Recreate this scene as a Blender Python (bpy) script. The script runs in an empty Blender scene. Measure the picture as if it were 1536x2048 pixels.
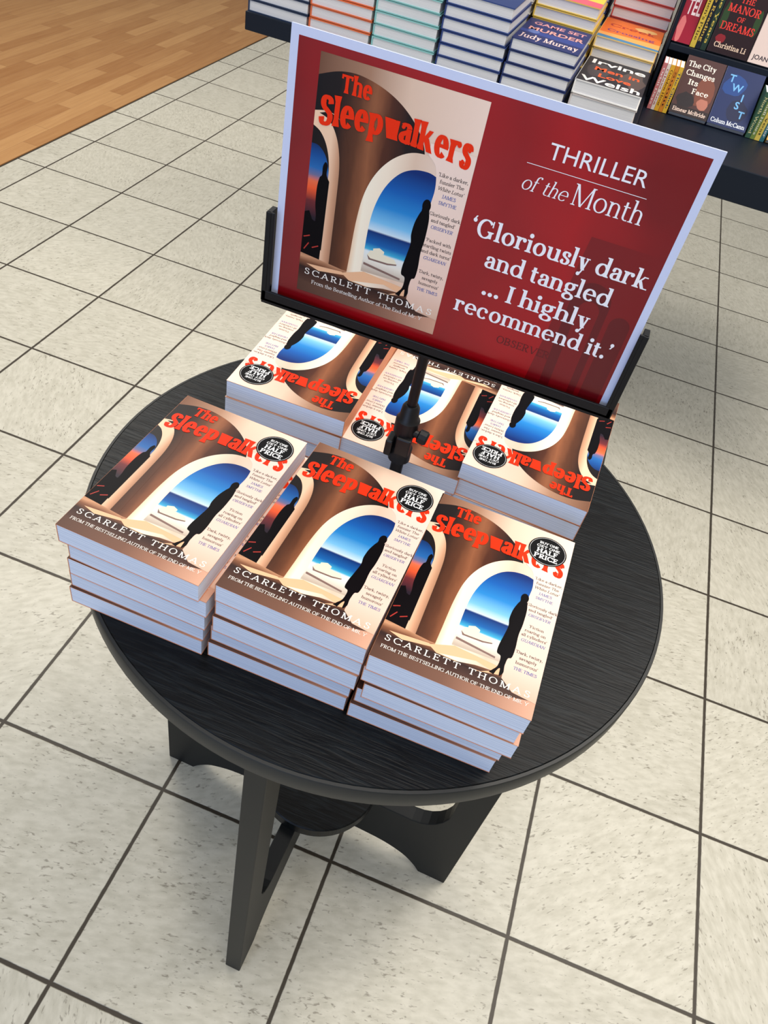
import bpy, math, random, bmesh
from mathutils import Matrix, Vector
random.seed(7)
S=bpy.context.scene
S.view_settings.view_transform='Standard'
S.view_settings.look='None'
S.view_settings.exposure=0
COL=bpy.context.scene.collection

# ------------------------------------------------------------------ helpers
def lin(c):
    return tuple(((v/255)/12.92 if v/255<=.04045 else ((v/255+.055)/1.055)**2.4) for v in c)+(1.0,)
MATS={}
def mat(name,rgb,rough=.5,spec=.5,metal=0,coat=0):
    if name in MATS: return MATS[name]
    m=bpy.data.materials.new(name); m.use_nodes=True
    b=m.node_tree.nodes['Principled BSDF']
    b.inputs['Base Color'].default_value=lin(rgb); b.inputs['Roughness'].default_value=rough
    b.inputs['Specular IOR Level'].default_value=spec; b.inputs['Metallic'].default_value=metal
    b.inputs['Coat Weight'].default_value=coat; b.inputs['Coat Roughness'].default_value=.08
    MATS[name]=m; return m
def ramp_mat(name,axis,stops,rough=.35,coat=0,noise=0,spec=.2):
    m=mat(name,(128,128,128),rough,spec,coat=coat); nt=m.node_tree; b=nt.nodes['Principled BSDF']
    uv=nt.nodes.new('ShaderNodeUVMap'); sx=nt.nodes.new('ShaderNodeSeparateXYZ')
    r=nt.nodes.new('ShaderNodeValToRGB')
    nt.links.new(uv.outputs[0],sx.inputs[0])
    src=sx.outputs[axis]
    if noise:
        mp=nt.nodes.new('ShaderNodeMapping'); mp.inputs['Scale'].default_value=(3,14,1) if axis==1 else (10,4,1)
        n=nt.nodes.new('ShaderNodeTexNoise'); n.inputs['Scale'].default_value=1.6
        if noise>.3: mp.inputs['Scale'].default_value=(1.6,1.0,1)
        nt.links.new(uv.outputs[0],mp.inputs[0]); nt.links.new(mp.outputs[0],n.inputs[0])
        mm=nt.nodes.new('ShaderNodeMath'); mm.operation='MULTIPLY_ADD'; mm.inputs[1].default_value=noise; mm.inputs[2].default_value=-noise/2
        ad=nt.nodes.new('ShaderNodeMath'); ad.operation='ADD'
        nt.links.new(n.outputs[0],mm.inputs[0]); nt.links.new(mm.outputs[0],ad.inputs[0]); nt.links.new(src,ad.inputs[1]); src=ad.outputs[0]
    nt.links.new(src,r.inputs[0]); nt.links.new(r.outputs[0],b.inputs['Base Color'])
    el=r.color_ramp.elements
    while len(el)>1: el.remove(el[-1])
    el[0].position=stops[0][0]; el[0].color=lin(stops[0][1])
    for p,c in stops[1:]:
        e=el.new(p); e.color=lin(c)
    return m
def link(o,parent=None):
    COL.objects.link(o)
    if parent: o.parent=parent
    return o
def top(o,label,cat,group=None):
    o["label"]=label; o["category"]=cat
    if group: o["group"]=group
    return o
def empty(name,M=None):
    o=bpy.data.objects.new(name,None); o.empty_display_size=.05; COL.objects.link(o)
    if M is not None: o.matrix_world=M
    return o
def mesh_obj(name,verts,faces,mats,fm=None,parent=None,smooth=False,bevel=0):
    me=bpy.data.meshes.new(name); me.from_pydata(verts,[],faces)
    for m in mats: me.materials.append(m)
    if fm: me.polygons.foreach_set('material_index',fm)
    me.update()
    if smooth:
        for p in me.polygons: p.use_smooth=True
    o=bpy.data.objects.new(name,me); link(o,parent)
    if bevel:
        bv=o.modifiers.new('b','BEVEL'); bv.width=bevel; bv.segments=2; bv.limit_method='ANGLE'
    return o
def box_data(x0,x1,y0,y1,z0,z1):
    v=[(x0,y0,z0),(x1,y0,z0),(x1,y1,z0),(x0,y1,z0),(x0,y0,z1),(x1,y0,z1),(x1,y1,z1),(x0,y1,z1)]
    f=[(0,3,2,1),(4,5,6,7),(0,1,5,4),(1,2,6,5),(2,3,7,6),(3,0,4,7)]
    return v,f
def boxes(name,bl,m,parent=None,bevel=0):
    V=[];F=[]
    for b in bl:
        v,f=box_data(*b); n=len(V); V+=v; F+=[tuple(i+n for i in q) for q in f]
    return mesh_obj(name,V,F,[m],None,parent,False,bevel)
def lathe(name,prof,m,parent=None,n=64,c=(0,0),smooth=True):
    V=[];F=[]
    for r,z in prof:
        for i in range(n):
            a=2*math.pi*i/n; V.append((c[0]+r*math.cos(a),c[1]+r*math.sin(a),z))
    for j in range(len(prof)-1):
        for i in range(n):
            k=(i+1)%n; F.append((j*n+i,j*n+k,(j+1)*n+k,(j+1)*n+i))
    F.append(tuple(reversed(range(n)))); F.append(tuple((len(prof)-1)*n+i for i in range(n)))
    o=mesh_obj(name,V,F,[m],None,parent)
    if smooth:
        for p in o.data.polygons: p.use_smooth=len(p.vertices)==4
        e=o.modifiers.new('e','EDGE_SPLIT'); e.split_angle=math.radians(35)
    return o
def extrude_poly(name,pts,tfunc,th,m,parent=None,bevel=0):
    n=len(pts); V=[tfunc(a,b,-th/2) for a,b in pts]+[tfunc(a,b,th/2) for a,b in pts]
    F=[tuple(reversed(range(n))),tuple(range(n,2*n))]+[(i,(i+1)%n,(i+1)%n+n,i+n) for i in range(n)]
    return mesh_obj(name,V,F,[m],None,parent,False,bevel)
def cat(pts,n=6):
    P=[pts[0]]+list(pts)+[pts[-1]]; out=[]
    for i in range(1,len(P)-2):
        p0,p1,p2,p3=P[i-1],P[i],P[i+1],P[i+2]
        for k in range(n):
            t=k/n
            out.append(tuple(.5*((2*p1[j])+(-p0[j]+p2[j])*t+(2*p0[j]-5*p1[j]+4*p2[j]-p3[j])*t*t+(-p0[j]+3*p1[j]-3*p2[j]+p3[j])*t**3) for j in (0,1)))
    out.append(tuple(pts[-1])); return out

# ------------------------------------------------------------------ serif lettering drawn from pen strokes
def arc(cx,cy,rx,ry,a0,a1,n=12):
    return [(cx+rx*math.cos(math.radians(a0+(a1-a0)*i/n)),cy+ry*math.sin(math.radians(a0+(a1-a0)*i/n))) for i in range(n+1)]
SC=[(.36,.53),(.33,.63),(.22,.68),(.11,.64),(.075,.53),(.13,.43),(.24,.36),(.345,.28),(.37,.17),(.31,.06),(.19,.018),(.08,.06),(.045,.18)]
STY={'X':.47,'S':1.0,'F':False}
def glyph(ch,T,t):
    X,A,C,D=STY['X'],.74,.70,-.22
    FL=STY['F']
    if X>.5: A=.78
    h=T/2; s=(.035+T*.3)*STY['S']; st=t*.85; polys=[]
    def R(x0,x1,y0,y1): polys.append([(x0,y0),(x1,y0),(x1,y1),(x0,y1)])
    def V(x,y0,y1,b=3,tp=3,w=None):
        w=w or T
        if FL:
            eb=.5+(.12 if b else 0); et=.5+(.12 if tp else 0); mid=.45
            L=[(x-w*eb-(.015 if b&1 else 0),y0),(x-w*mid,y0+(y1-y0)*.22),(x-w*mid,y0+(y1-y0)*.78),(x-w*et-(.022 if tp&1 else 0),y1-.015)]
            Rr=[(x+w*et,y1),(x+w*mid,y0+(y1-y0)*.78),(x+w*mid,y0+(y1-y0)*.22),(x+w*eb+(.010 if b&2 else 0),y0)]
            polys.append(L+Rr); return
        R(x-w/2,x+w/2,y0,y1)
        for f,y,sg in ((b,y0,1),(tp,y1,-1)):
            if f:
                l=x-w/2-(s if f&1 else 0); r=x+w/2+(s if f&2 else 0)
                polys.append([(l,y),(r,y),(r,y+sg*st*.75),(x+w/2,y+sg*st*1.7),(x-w/2,y+sg*st*1.7),(l,y+sg*st*.75)])
    def P(pts,wf=None):
        n=len(pts); L=[];Rr=[]
        for i in range(n):
            a=pts[max(i-1,0)]; b=pts[min(i+1,n-1)]
            if n>3 and (pts[0][0]-pts[-1][0])**2+(pts[0][1]-pts[-1][1])**2<1e-8:
                a=pts[i-1] if i else pts[-2]; b=pts[i+1] if i<n-1 else pts[1]
            dx,dy=b[0]-a[0],b[1]-a[1]; l=math.hypot(dx,dy) or 1; dx/=l;dy/=l
            w=(wf if wf else t+(T-t)*abs(dy)**1.3)/2
            L.append((pts[i][0]-dy*w,pts[i][1]+dx*w)); Rr.append((pts[i][0]+dy*w,pts[i][1]-dx*w))
        for i in range(n-1): polys.append([Rr[i],Rr[i+1],L[i+1],L[i]])
    def Dg(x0,y0,x1,y1,w): polys.append([(x0-w/2,y0),(x0+w/2,y0),(x1+w/2,y1),(x1-w/2,y1)])
    def H(x0,x1,y,w=None): w=w or t; R(x0,x1,y-w/2,y+w/2)
    def B(x,y,r):
        if FL: r*=.7
        polys.append([(x+r*math.cos(i*math.pi/5),y+r*math.sin(i*math.pi/5)) for i in range(10)])
    def Sf(x,y,w):
        if not FL: R(x-w,x+w,y,y+st)
    m=.03 if not FL else .014; q=t/2; bl=h*1.0+.008
    ro=.17+T*.15
    if FL: ro=.125+T*.1
    x0=m+s*.6+h
    nw=.20+T*.9
    if FL: nw=.13+T*.85
    if ch==' ': return [],.24
    if ch=='o': P(arc(m+h+ro,X/2,ro,X/2-q+.008,0,360,24)); return polys,2*(m+h+ro)
    if ch in 'ce':
        cx=m+h+ro
        if ch=='c': P(arc(cx,X/2,ro,X/2-q+.008,42,318,18)); B(cx+ro*.72,X*.74,bl)
        else: P(arc(cx,X/2,ro,X/2-q+.008,4,318,20)); H(cx-ro,cx+ro+h,X*.53)
        return polys,2*cx-m*.6
    if ch in 'dq':
        cx=m+h+ro; xs=cx+ro
        P(arc(cx,X/2,ro,X/2-q,30,330,18))
        if ch=='d': V(xs,0,A,2,1)
        else: V(xs,D,X,3,0)
        return polys,xs+h+s*.6+m
    if ch in 'bp':
        cx=x0+ro
        P(arc(cx,X/2,ro,X/2-q,-150,150,18))
        if ch=='b': V(x0,0.02,A,0,1)
        else: V(x0,D,X,3,1)
        return polys,cx+ro+h+m
    if ch=='a':
        xs=m+h+(.23 if not FL else .17)+T*.3; r=(xs-m-h)/2
        V(xs,.0,X-.15,2,0); P(arc(xs-r,X-.15,r,.15-q,0,150)); B(xs-r*1.8,X-.12,bl*.9)
        P([(xs,X*.58),(xs-r*.7,X*.56)]+arc(xs-r*1.0,X*.285,r*1.0,X*.285-q,110,270)+[(xs-r*.4,.04),(xs,.1)]); return polys,xs+h+s*.7+m*.5
    if ch in 'nmhru':
        if ch=='h': V(x0,0,A,3,1)
        elif ch=='u':
            V(x0,.14,X,0,1); P(arc(x0+nw/2,.15,nw/2,.15-q,180,350)); V(x0+nw,0,X,2,1); return polys,x0+nw+h+s*.6+m
        else: V(x0,0,X,3,1)
        if ch=='r':
            P(arc(x0+nw*.55,X-.16,nw*.5,.16-q,170,60)); B(x0+nw*.72,X-.08,bl*1.05); return polys,x0+nw*.72+(h*.7 if FL else h)+m
        P(arc(x0+nw/2,X-.16,nw/2,.16-q,172,0)); V(x0+nw,0,X-.15,3,0); e=x0+nw
        if ch=='m': P(arc(e+nw/2,X-.16,nw/2,.16-q,172,0)); V(e+nw,0,X-.15,3,0); e+=nw
        return polys,e+h+s*.6+m
    if ch in 'il':
        V(x0,0,X if ch=='i' else A,3,1)
        if ch=='i': B(x0-.01,X+.16,h*1.0+.02)
        return polys,x0+h+s*.6+m
    if ch=='j':
        V(x0,-.08,X,0,1); P(arc(x0-.12,-.08,.12,.12,0,-110)); B(x0,X+.16,h*1.1+.02); return polys,x0+h+m
    if ch=='t':
        xs=m+h+.05; V(xs,.12,X+.13,0,0); H(xs-h-.05,xs+h+.1,X-q*1.2,t*1.2); P(arc(xs+.1,.12,.1,.12-q,180,300)); return polys,xs+h+.14
    if ch=='f':
        V(x0,0,A-.12,3,0); P(arc(x0+.12,A-.13,.12,.13-q,180,60)); B(x0+.17,A-.06,bl); H(x0-h-.05,x0+h+.1,X-q); return polys,x0+h+.15
    if ch=='g':
        r=.135+T*.1; cx=m+h+r+.01
        P(arc(cx,.315,r,.155-q,0,360,20)); P([(cx-r*.8,.2),(cx-r,.13),(cx-r*.3,.075),(cx+r*.6,.06)]); P(arc(cx+.02,-.08,r+.03,.14-q,80,-280,20))
        H(cx+r*.7,cx+r+h+.07,X-.03,t*1.4); return polys,2*cx+.03
    if ch=='k':
        V(x0,0,A,3,1); Dg(x0+h*.6,X*.40,x0+.18+h,X,t*1.5); Dg(x0+.22+h,0,x0+h+.04,X*.62,T*1.05); Sf(x0+.22+h,X-st,.09); Sf(x0+.27+h,0,h+s)
        return polys,x0+(.22+T*1.02+m if FL else .25+T+s)
    if ch=='s':
        if FL:
            P([(m+h*.75+x*.62,y*X/.70) for x,y in cat(SC,4)]); B(m+h*.75+.20,X*.76,bl*.7);B(m+h*.75+.04,X*.24,bl*.7); return polys,.37*.62+h*1.5+2*m
        P([(m+x*.76+h*.3,y*X/.70) for x,y in cat(SC,4)]); B(m+.3*.9+h*.2,X*.74,bl*.75);B(m+.05+h*.3,X*.26,bl*.75); return polys,.36*.76+h+2*m
    if ch in 'vwyx':
        w=(.36 if not FL else .31)+T*.3; a=m+s*.6+h
        if ch=='x': Dg(a+w-T,0,a,X,T*1.1); Dg(a,0,a+w-T*1.1,X,t*1.2); [Sf(xx,yy,h+s*.8) for xx in (a,a+w-T) for yy in (0,X-st)]; return polys,a+w-h+s
        vx=a+w*.5-T*.2
        Dg(vx,0,a,X,T*1.1); Dg(vx,0,a+w-T,X,t*1.3); Sf(a,X-st,h+s); Sf(a+w-T,X-st,h*.5+s*.8); e=a+w-T
        if ch=='y': Dg(vx-.09,D+.03,vx+.01,.04,t*1.3); B(vx-.12,D+.05,bl)
        if ch=='w':
            v2=e+w*.5-T*.2; Dg(v2,0,e,X,T*1.1); Dg(v2,0,e+w-T,X,t*1.3); Sf(e+w-T,X-st,h*.5+s*.8); e+=w-T
        return polys,e+h*.5+s*.6+m
    if ch=='z': H(m,.36,X-q);H(m,.36,q);Dg(m+h,0,.36-h,X,T*1.1); return polys,.4
    if ch in '.,':
        B(m+h+.02,h+.02,h+.02)
        if ch==',': Dg(m+h*.6,-.12,m+h*1.6+.02,.03,t*1.2)
        return polys,2*m+T+.05
    if ch in "'‘’":
        B(m+h+.02,A-.07 if ch!='‘' else A-.17,h*.9+.02)
        if ch!='‘': Dg(m+h*.6,A-.24,m+h*1.7+.02,A-.07,t*1.2)
        else: Dg(m+h*.4+.01,A-.17,m+h*1.7+.02,A,t*1.2)
        return polys,2*m+T+.04
    if ch=='I': V(x0,0,C); return polys,x0+h+s*.6+m
    if ch in 'EFL':
        V(x0,0,C,1,1); w=.34+T*.3
        if ch!='F': H(x0,x0+w,q); R(x0+w-t,x0+w,0,.17)
        else: Sf(x0,0,h+s)
        if ch!='L': H(x0,x0+w*.95,C-q); R(x0+w*.95-t,x0+w*.95,C-.16,C); H(x0,x0+w*.7,C*.52); R(x0+w*.7-t,x0+w*.7,C*.52-.08,C*.52+.08)
        else: Sf(x0,C-st,h+s)
        return polys,x0+w+m
    if ch=='T':
        w=.52+T*.3; xs=m+w/2; V(xs,0,C,3,0); H(m,m+w,C-q); R(m,m+t,C-.17,C); R(m+w-t,m+w,C-.17,C); return polys,w+2*m
    if ch=='H':
        w=.36+T*.5; V(x0,0,C);V(x0+w,0,C);H(x0,x0+w,C*.52); return polys,x0+w+h+s*.6+m
    if ch=='U':
        w=.40+T*.3; V(x0,.22,C,0,3); V(x0+w,.22,C,0,3,t*1.4); P(arc(x0+w/2,.23,w/2,.23-q,180,360,14),None); return polys,x0+w+s+m
    if ch=='J': V(x0+.1,.1,C,0,3); P(arc(x0-.02,.1,.12,.12,0,-130)); return polys,x0+.1+h+s+m
    if ch=='N':
        w=.42+T*.3; V(x0,0,C,3,1,t*1.3);V(x0+w,0,C,0,3,t*1.3);Dg(x0+w-h*.3,0,x0+h*.3,C,T*1.1); return polys,x0+w+s+m
    if ch=='M':
        w=.50+T*.5; V(x0,0,C,3,1,t*1.3);V(x0+w,0,C,3,2);Dg(x0+w*.48,0,x0+h*.3,C,T*1.1);Dg(x0+w*.48,0,x0+w,C,t*1.3); return polys,x0+w+h+s*.6+m
    if ch=='A':
        w=.52+T*.4; a=m+s*.6; Dg(a,0,a+w*.5,C,t*1.3);Dg(a+w-h,0,a+w*.5-t*.4,C,T*1.1);H(a+w*.15,a+w*.8,C*.33);Sf(a,0,s+t);Sf(a+w-h,0,s+h); return polys,a+w+s*.7
    if ch=='V':
        w=.52+T*.4; a=m+s*.6; Dg(a+w*.5,0,a+h,C,T*1.1);Dg(a+w*.5,0,a+w,C,t*1.3);Sf(a+h,C-st,s+h);Sf(a+w,C-st,s+t); return polys,a+w+s*.7
    if ch=='W':
        w=.44+T*.4; a=m+s*.6+h
        for k in (0,1): Dg(a+w*.5+k*w*.9,0,a+k*w*.9,C,T*1.1);Dg(a+w*.5+k*w*.9,0,a+w*.9+k*w*.9,C,t*1.3)
        Sf(a,C-st,s+h);Sf(a+w*1.8,C-st,s+t); return polys,a+w*1.8+s
    if ch=='Y':
        w=.5+T*.4; a=m+s*.6; cx=a+w/2; V(cx,0,.3,3,0);Dg(cx,.28,a+h,C,T*1.1);Dg(cx+h*.5,.28,a+w,C,t*1.3);Sf(a+h,C-st,s+h);Sf(a+w,C-st,s+t); return polys,a+w+s*.7
    if ch in 'OCGQ':
        r=.25+T*.2; cx=m+h+r
        if ch in 'OQ': P(arc(cx,C/2,r,C/2-q+.01,0,360,26)); return polys,2*cx
        P(arc(cx,C/2,r,C/2-q+.01,40,322,22)); R(cx+r*.86,cx+r*.86+t,C*.66,C)
        if ch=='G': V(cx+r*.82,.03,C*.42,0,3); return polys,2*cx+h*.5
        R(cx+r*.86,cx+r*.86+t,0,C*.24); return polys,2*cx-m
    if ch=='D':
        r=.24+T*.2; V(x0,0,C,1,1); H(x0,x0+r*.9,q);H(x0,x0+r*.9,C-q);P(arc(x0+r*.85,C/2,r,C/2-q,-90,90,16)); return polys,x0+r*1.85+h+m
    if ch in 'BPR':
        r=.15+T*.2; V(x0,0,C,1 if ch=='B' else 3,1); H(x0,x0+r,C-q);H(x0,x0+r,C*.5);P(arc(x0+r,C*.75,r,C*.25-q,-90,90,12))
        if ch=='B': H(x0,x0+r,q);P(arc(x0+r,C*.26,r*1.2,C*.26-q,-90,90,12)); return polys,x0+r*2.2+h+m
        if ch=='R': Dg(x0+r*2.1,0,x0+r*.9,C*.5,T*1.15);Sf(x0+r*2.1,0,h+s)
        return polys,x0+r*2.1+h+m+(s*.6 if ch=='R' else 0)
    if ch=='S':
        if FL: P([(m+x*.92+h*.8,y) for x,y in cat(SC,5)]); return polys,.36+h*1.5+2*m
        P([(m+x+h*.4,y) for x,y in cat(SC,5)]); B(m+.35+h*.3,.54,bl*.65);B(m+.06+h*.4,.17,bl*.65); return polys,.41+h+2*m
    return [],.3

BF={}
def sans(text,bold=0):
    key=(text,bold)
    if key in BF: return BF[key]
    c=bpy.data.curves.new('t','FONT'); c.body=text; c.resolution_u=3; c.offset=bold; c.size=1
    o=bpy.data.objects.new('t',c); COL.objects.link(o)
    dg=bpy.context.evaluated_depsgraph_get(); me=bpy.data.meshes.new_from_object(o.evaluated_get(dg))
    vs=[(v.co.x,v.co.y) for v in me.vertices]; fs=[tuple(p.vertices) for p in me.polygons]
    bpy.data.objects.remove(o); bpy.data.curves.remove(c); bpy.data.meshes.remove(me)
    BF[key]=(vs,fs); return vs,fs

LAY=2.8e-5
class Art:
    def __init__(s): s.V=[];s.F=[];s.M=[];s.mats=[];s.UV=[]
    def mi(s,m):
        if m not in s.mats: s.mats.append(m)
        return s.mats.index(m)
    def poly(s,pts,m,z,uv=None):
        n=len(s.V)
        a=sum(pts[i][0]*pts[(i+1)%len(pts)][1]-pts[(i+1)%len(pts)][0]*pts[i][1] for i in range(len(pts)))
        if a<0: pts=list(reversed(pts)); uv=list(reversed(uv)) if uv else None
        s.V+=[(x,y,z) for x,y in pts]; s.UV+=(uv or [(0,0)]*len(pts)); s.F.append(tuple(range(n,n+len(pts)))); s.M.append(s.mi(m))
    def box(s,b,m,which=None):
        v,f=box_data(*b); n=len(s.V); s.V+=v; s.UV+=[(0,0)]*8
        for q in f: s.F.append(tuple(i+n for i in q)); s.M.append(s.mi(m))
    def text(s,txt,x,y,cap,m,z,font='serif',T=.13,t=.05,align='c',fit=None,shear=0,warp=None,track=0,bold=0,xh=.47,srf=1.0,flare=False):
        items=[]
        if font=='serif':
            STY['X']=xh; STY['S']=srf; STY['F']=flare
            cx=0; k=cap/.70
            for ch in txt:
                ps,adv=glyph(ch,T,t)
                for j,p in enumerate(ps): items.append(([((a+cx)*k,b*k) for a,b in p],j))
                cx+=adv+track
            w=(cx-track)*k
            sx=1
            if fit: sx=fit/w; w=fit
            items=[([(a*sx,b) for a,b in p],j) for p,j in items]
        else:
            vs,fs=sans(txt,bold); k=cap/.73
            mx=max(v[0] for v in vs); w=mx*k; sx=1
            if fit: sx=fit/w; w=fit
            items=[([(vs[i][0]*k*sx,vs[i][1]*k) for i in f],0) for f in fs]
        ox={'c':x-w/2,'l':x,'r':x-w}[align]
        for p,j in items:
            q=[(a+shear*b+ox,b+y) for a,b in p]
            if warp: q=[warp(a,b) for a,b in q]
            s.poly(q,m,z+(j%40)*1.2e-6)
    def mesh(s,name):
        me=bpy.data.meshes.new(name); me.from_pydata(s.V,[],s.F)
        for m in s.mats: me.materials.append(m)
        me.polygons.foreach_set('material_index',s.M)
        uvl=me.uv_layers.new(name='UVMap'); 
        for l in me.loops: uvl.data[l.index].uv=s.UV[l.vertex_index]
        me.update(); return me

# ------------------------------------------------------------------ cover art
PR=.40; PS=.18
m_wall=ramp_mat('print_wall',0,[(0,(116,78,58)),(.3,(170,128,102)),(.55,(230,198,174)),(1,(248,220,202))],PR)
m_vault=ramp_mat('print_vault',0,[(0,(18,11,12)),(.14,(28,17,15)),(.27,(94,54,34)),(.36,(148,90,58)),(.45,(82,42,26)),(.58,(30,17,15)),(.72,(20,13,13))],PR,noise=.06)
m_pillar=ramp_mat('print_pillar',0,[(.12,(248,208,174)),(.17,(212,160,126)),(.23,(136,90,64)),(.29,(76,46,32))],PR)
m_dusk=ramp_mat('print_dusk',1,[(.17,(22,14,20)),(.36,(34,22,36)),(.43,(110,40,44)),(.485,(244,92,46)),(.515,(236,110,70)),(.54,(110,110,146)),(.57,(36,104,174)),(.62,(16,78,150)),(.67,(8,40,94))],PR)
m_sky=ramp_mat('print_sky',1,[(.20,(196,178,160)),(.25,(236,230,216)),(.292,(226,236,238)),(.30,(64,176,216)),(.33,(14,96,172)),(.385,(4,44,112)),(.39,(206,228,242)),(.43,(120,192,236)),(.50,(36,134,208)),(.58,(12,92,176)),(.67,(4,42,112))],PR)
m_rim=ramp_mat('print_rim',0,[(.33,(240,200,160)),(.38,(255,244,220)),(.5,(250,232,208)),(.65,(228,198,174)),(.8,(236,210,192))],PR)
m_floorp=ramp_mat('print_floor',1,[(.05,(88,60,48)),(.085,(68,42,34)),(.12,(46,28,25)),(.15,(130,82,56)),(.175,(206,152,114)),(.2,(78,48,38))],PR,noise=.03)
m_strip=ramp_mat('print_floor_edge',0,[(0,(86,58,46)),(.45,(118,82,66)),(.7,(160,114,92)),(1,(214,164,138))],PR)
m_colr=ramp_mat('print_column',1,[(.08,(220,182,158)),(.2,(240,208,190)),(.5,(246,218,202)),(1,(248,224,210))],PR)
m_sil=mat('print_silhouette',(9,6,9),PR,.08)
m_pool=mat('print_light_pool',(240,188,146),PR,PS)
m_boat=mat('print_ledge',(238,230,204),PR,PS)
m_shade=mat('print_terrace_shadow',(132,104,96),PR,PS)
m_red=mat('print_title_red',(240,50,14),PR,.1)
m_redline=mat('print_red_line',(176,52,44),PR,PS)
m_white=mat('print_white',(248,242,234),PR,PS)
m_ink=mat('print_ink',(52,36,38),PR,.1)
m_blue=mat('print_blue',(40,78,160),PR,.1)
m_black=mat('sticker_black',(8,8,10),.55,.12)
m_stw=mat('sticker_white',(245,245,245),.5,.2)
m_brownback=mat('print_back_copper',(214,140,100),.45,.2)

def cover_art(A,ox,oy,w,h,z0,sign=False):
    def q(pts): return [(ox+u*w,oy+v*h) for u,v in pts]
    def P(pts,m,l): A.poly(q(pts),m,z0+l*LAY,list(pts))
    P([(0,0),(1,0),(1,1),(0,1)],m_wall,0)
    P([(0,.12)]+cat([(0,.92),(.12,.95),(.24,.958),(.38,.94),(.50,.905),(.60,.854),(.67,.795),(.70,.74),(.71,.65)])+[(.71,.12)],m_vault,1)
    P([(0,.15)]+cat([(0,.665),(.05,.66),(.10,.625),(.13,.56),(.135,.48)])+[(.135,.15)],m_dusk,2)
    P([(.125,.13)]+cat([(.128,.2),(.130,.5),(.124,.60),(.095,.67),(.05,.715),(.0,.735)])+cat([(0,.79),(.09,.80),(.17,.775),(.215,.72),(.240,.64),(.250,.52),(.256,.35),(.262,.2)])+[(.27,.13)],m_pillar,3)
    P([(.205,.13),(.2,.45)]+cat([(.2,.45),(.192,.6),(.16,.70),(.10,.765),(.03,.785)])+cat([(.09,.80),(.17,.775),(.215,.72),(.240,.64),(.250,.52),(.256,.35),(.262,.2)])+[(.27,.13)],m_vault,4)
    P([(0,.03),(1,.03),(1,.10),(.77,.17),(.3,.165),(0,.185)],m_floorp,4.5)
    P([(0,0),(1,0),(1,.085),(.8,.055),(0,.05)],m_strip,5.2)
    P([(.30,.15),(.44,.19),(.78,.2),(.76,.14),(.62,.118),(.36,.125)],m_pool,5.6)
    P([(.05,.14),(.3,.155),(.34,.145),(.14,.122)],m_pool,5)
    P([(.38,.128),(.60,.122),(.70,.145),(.60,.16)],m_rim,6.2)
    P([(.335,.16)]+cat([(.34,.25),(.348,.40),(.37,.52),(.42,.615),(.50,.69),(.60,.738),(.70,.752),(.80,.742)])+[(.84,.6),(.84,.17),(.45,.19)],m_rim,7)
    P([(.430,.19)]+cat([(.432,.25),(.435,.40),(.455,.50),(.50,.585),(.57,.65),(.65,.682),(.74,.69),(.80,.68)])+[(.80,.2)],m_sky,8)
    P([(.455,.275),(.475,.298),(.53,.306),(.56,.296),(.64,.290),(.66,.272),(.60,.264),(.48,.262)],m_boat,9)
    P([(.455,.275),(.48,.262),(.60,.264),(.66,.272),(.66,.266),(.60,.256),(.47,.254)],m_shade,9.5)
    P([(.49,.310),(.53,.320),(.565,.310),(.565,.298),(.49,.298)],m_boat,10)
    P([(.44,.225),(.70,.205),(.70,.214),(.44,.236)],m_shade,10)
    P([(.770,.13)]+cat([(.770,.15),(.775,.4),(.79,.55),(.80,.64),(.775,.72),(.72,.755)])+[(.72,.80),(1,.80),(1,.075),(.85,.085)],m_colr,11)
    # standing man and terrace furniture seen through the side opening
    P(cat([(.070,.27),(.078,.36),(.066,.42),(.064,.49),(.074,.535),(.088,.55),(.088,.585),(.102,.605),(.118,.592),(.118,.555),(.14,.53)])+[(.14,.22),(.11,.24)],m_sil,4.2)
    P([(0,.375),(.03,.385),(.055,.35),(.07,.345),(.135,.35),(.135,.15),(0,.15)],m_sil,3.5)
    for a,b,c,d in ((.010,.262,.052,.275),(.075,.222,.118,.238),(.020,.205,.050,.240)):
        dx,dy=c-a,d-b; l=math.hypot(dx,dy); nx,ny=-dy/l*.0036,dx/l*.0026
        P([(a-nx,b-ny),(c-nx,d-ny),(c+nx,d+ny),(a+nx,b+ny)],m_redline,5)
    # woman leaning on the column
    sh=.020
    L=cat([(.668+sh,.135),(.684+sh,.150),(.708+sh,.178),(.710+sh,.225),(.682+sh,.238),(.680+sh,.275),(.692+sh,.33),(.702+sh,.385),(.694+sh,.425),(.700+sh,.475),(.716+sh,.515),(.728+sh,.535)])
    H=arc(.752+sh,.560,.027,.027,210,-20,12)
    Rr=cat([(.774+sh,.545),(.786+sh,.50),(.786+sh,.42),(.778+sh,.36),(.782+sh,.29),(.776+sh,.24),(.755+sh,.228),(.748+sh,.19),(.752+sh,.155),(.732+sh,.135),(.726+sh,.17),(.71+sh,.155),(.70+sh,.132)])
    P(L+H+Rr,m_sil,12)
    P([(.42,.112),(.60,.14),(.71,.146),(.64,.122)],m_floorp,9)
    def warp(a,b):
        u=(a-ox)/w; v=(b-oy)/h
        c=(u-.5); sc=1+.45*abs(c)
        base=.756+.014*math.cos(c*5)
        return (a, oy+h*(base+(v-.765)*sc))
    A.text('The',ox+w*.235,oy+h*.882,h*.064,m_red,z0+13*LAY,T=.18,t=.09,fit=w*.19,xh=.56,srf=.2,flare=True)
    A.text('Sleepwalkers',ox+w*.495,oy+h*.765,h*.088,m_red,z0+13*LAY,T=.190,t=.095,fit=w*.95,warp=warp,xh=.58,srf=.1,flare=True)
    third=["'Packed with","startling twists","and dark turns'"] if sign else ["'Fiction","roaring on","all cylinders'"]
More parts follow.
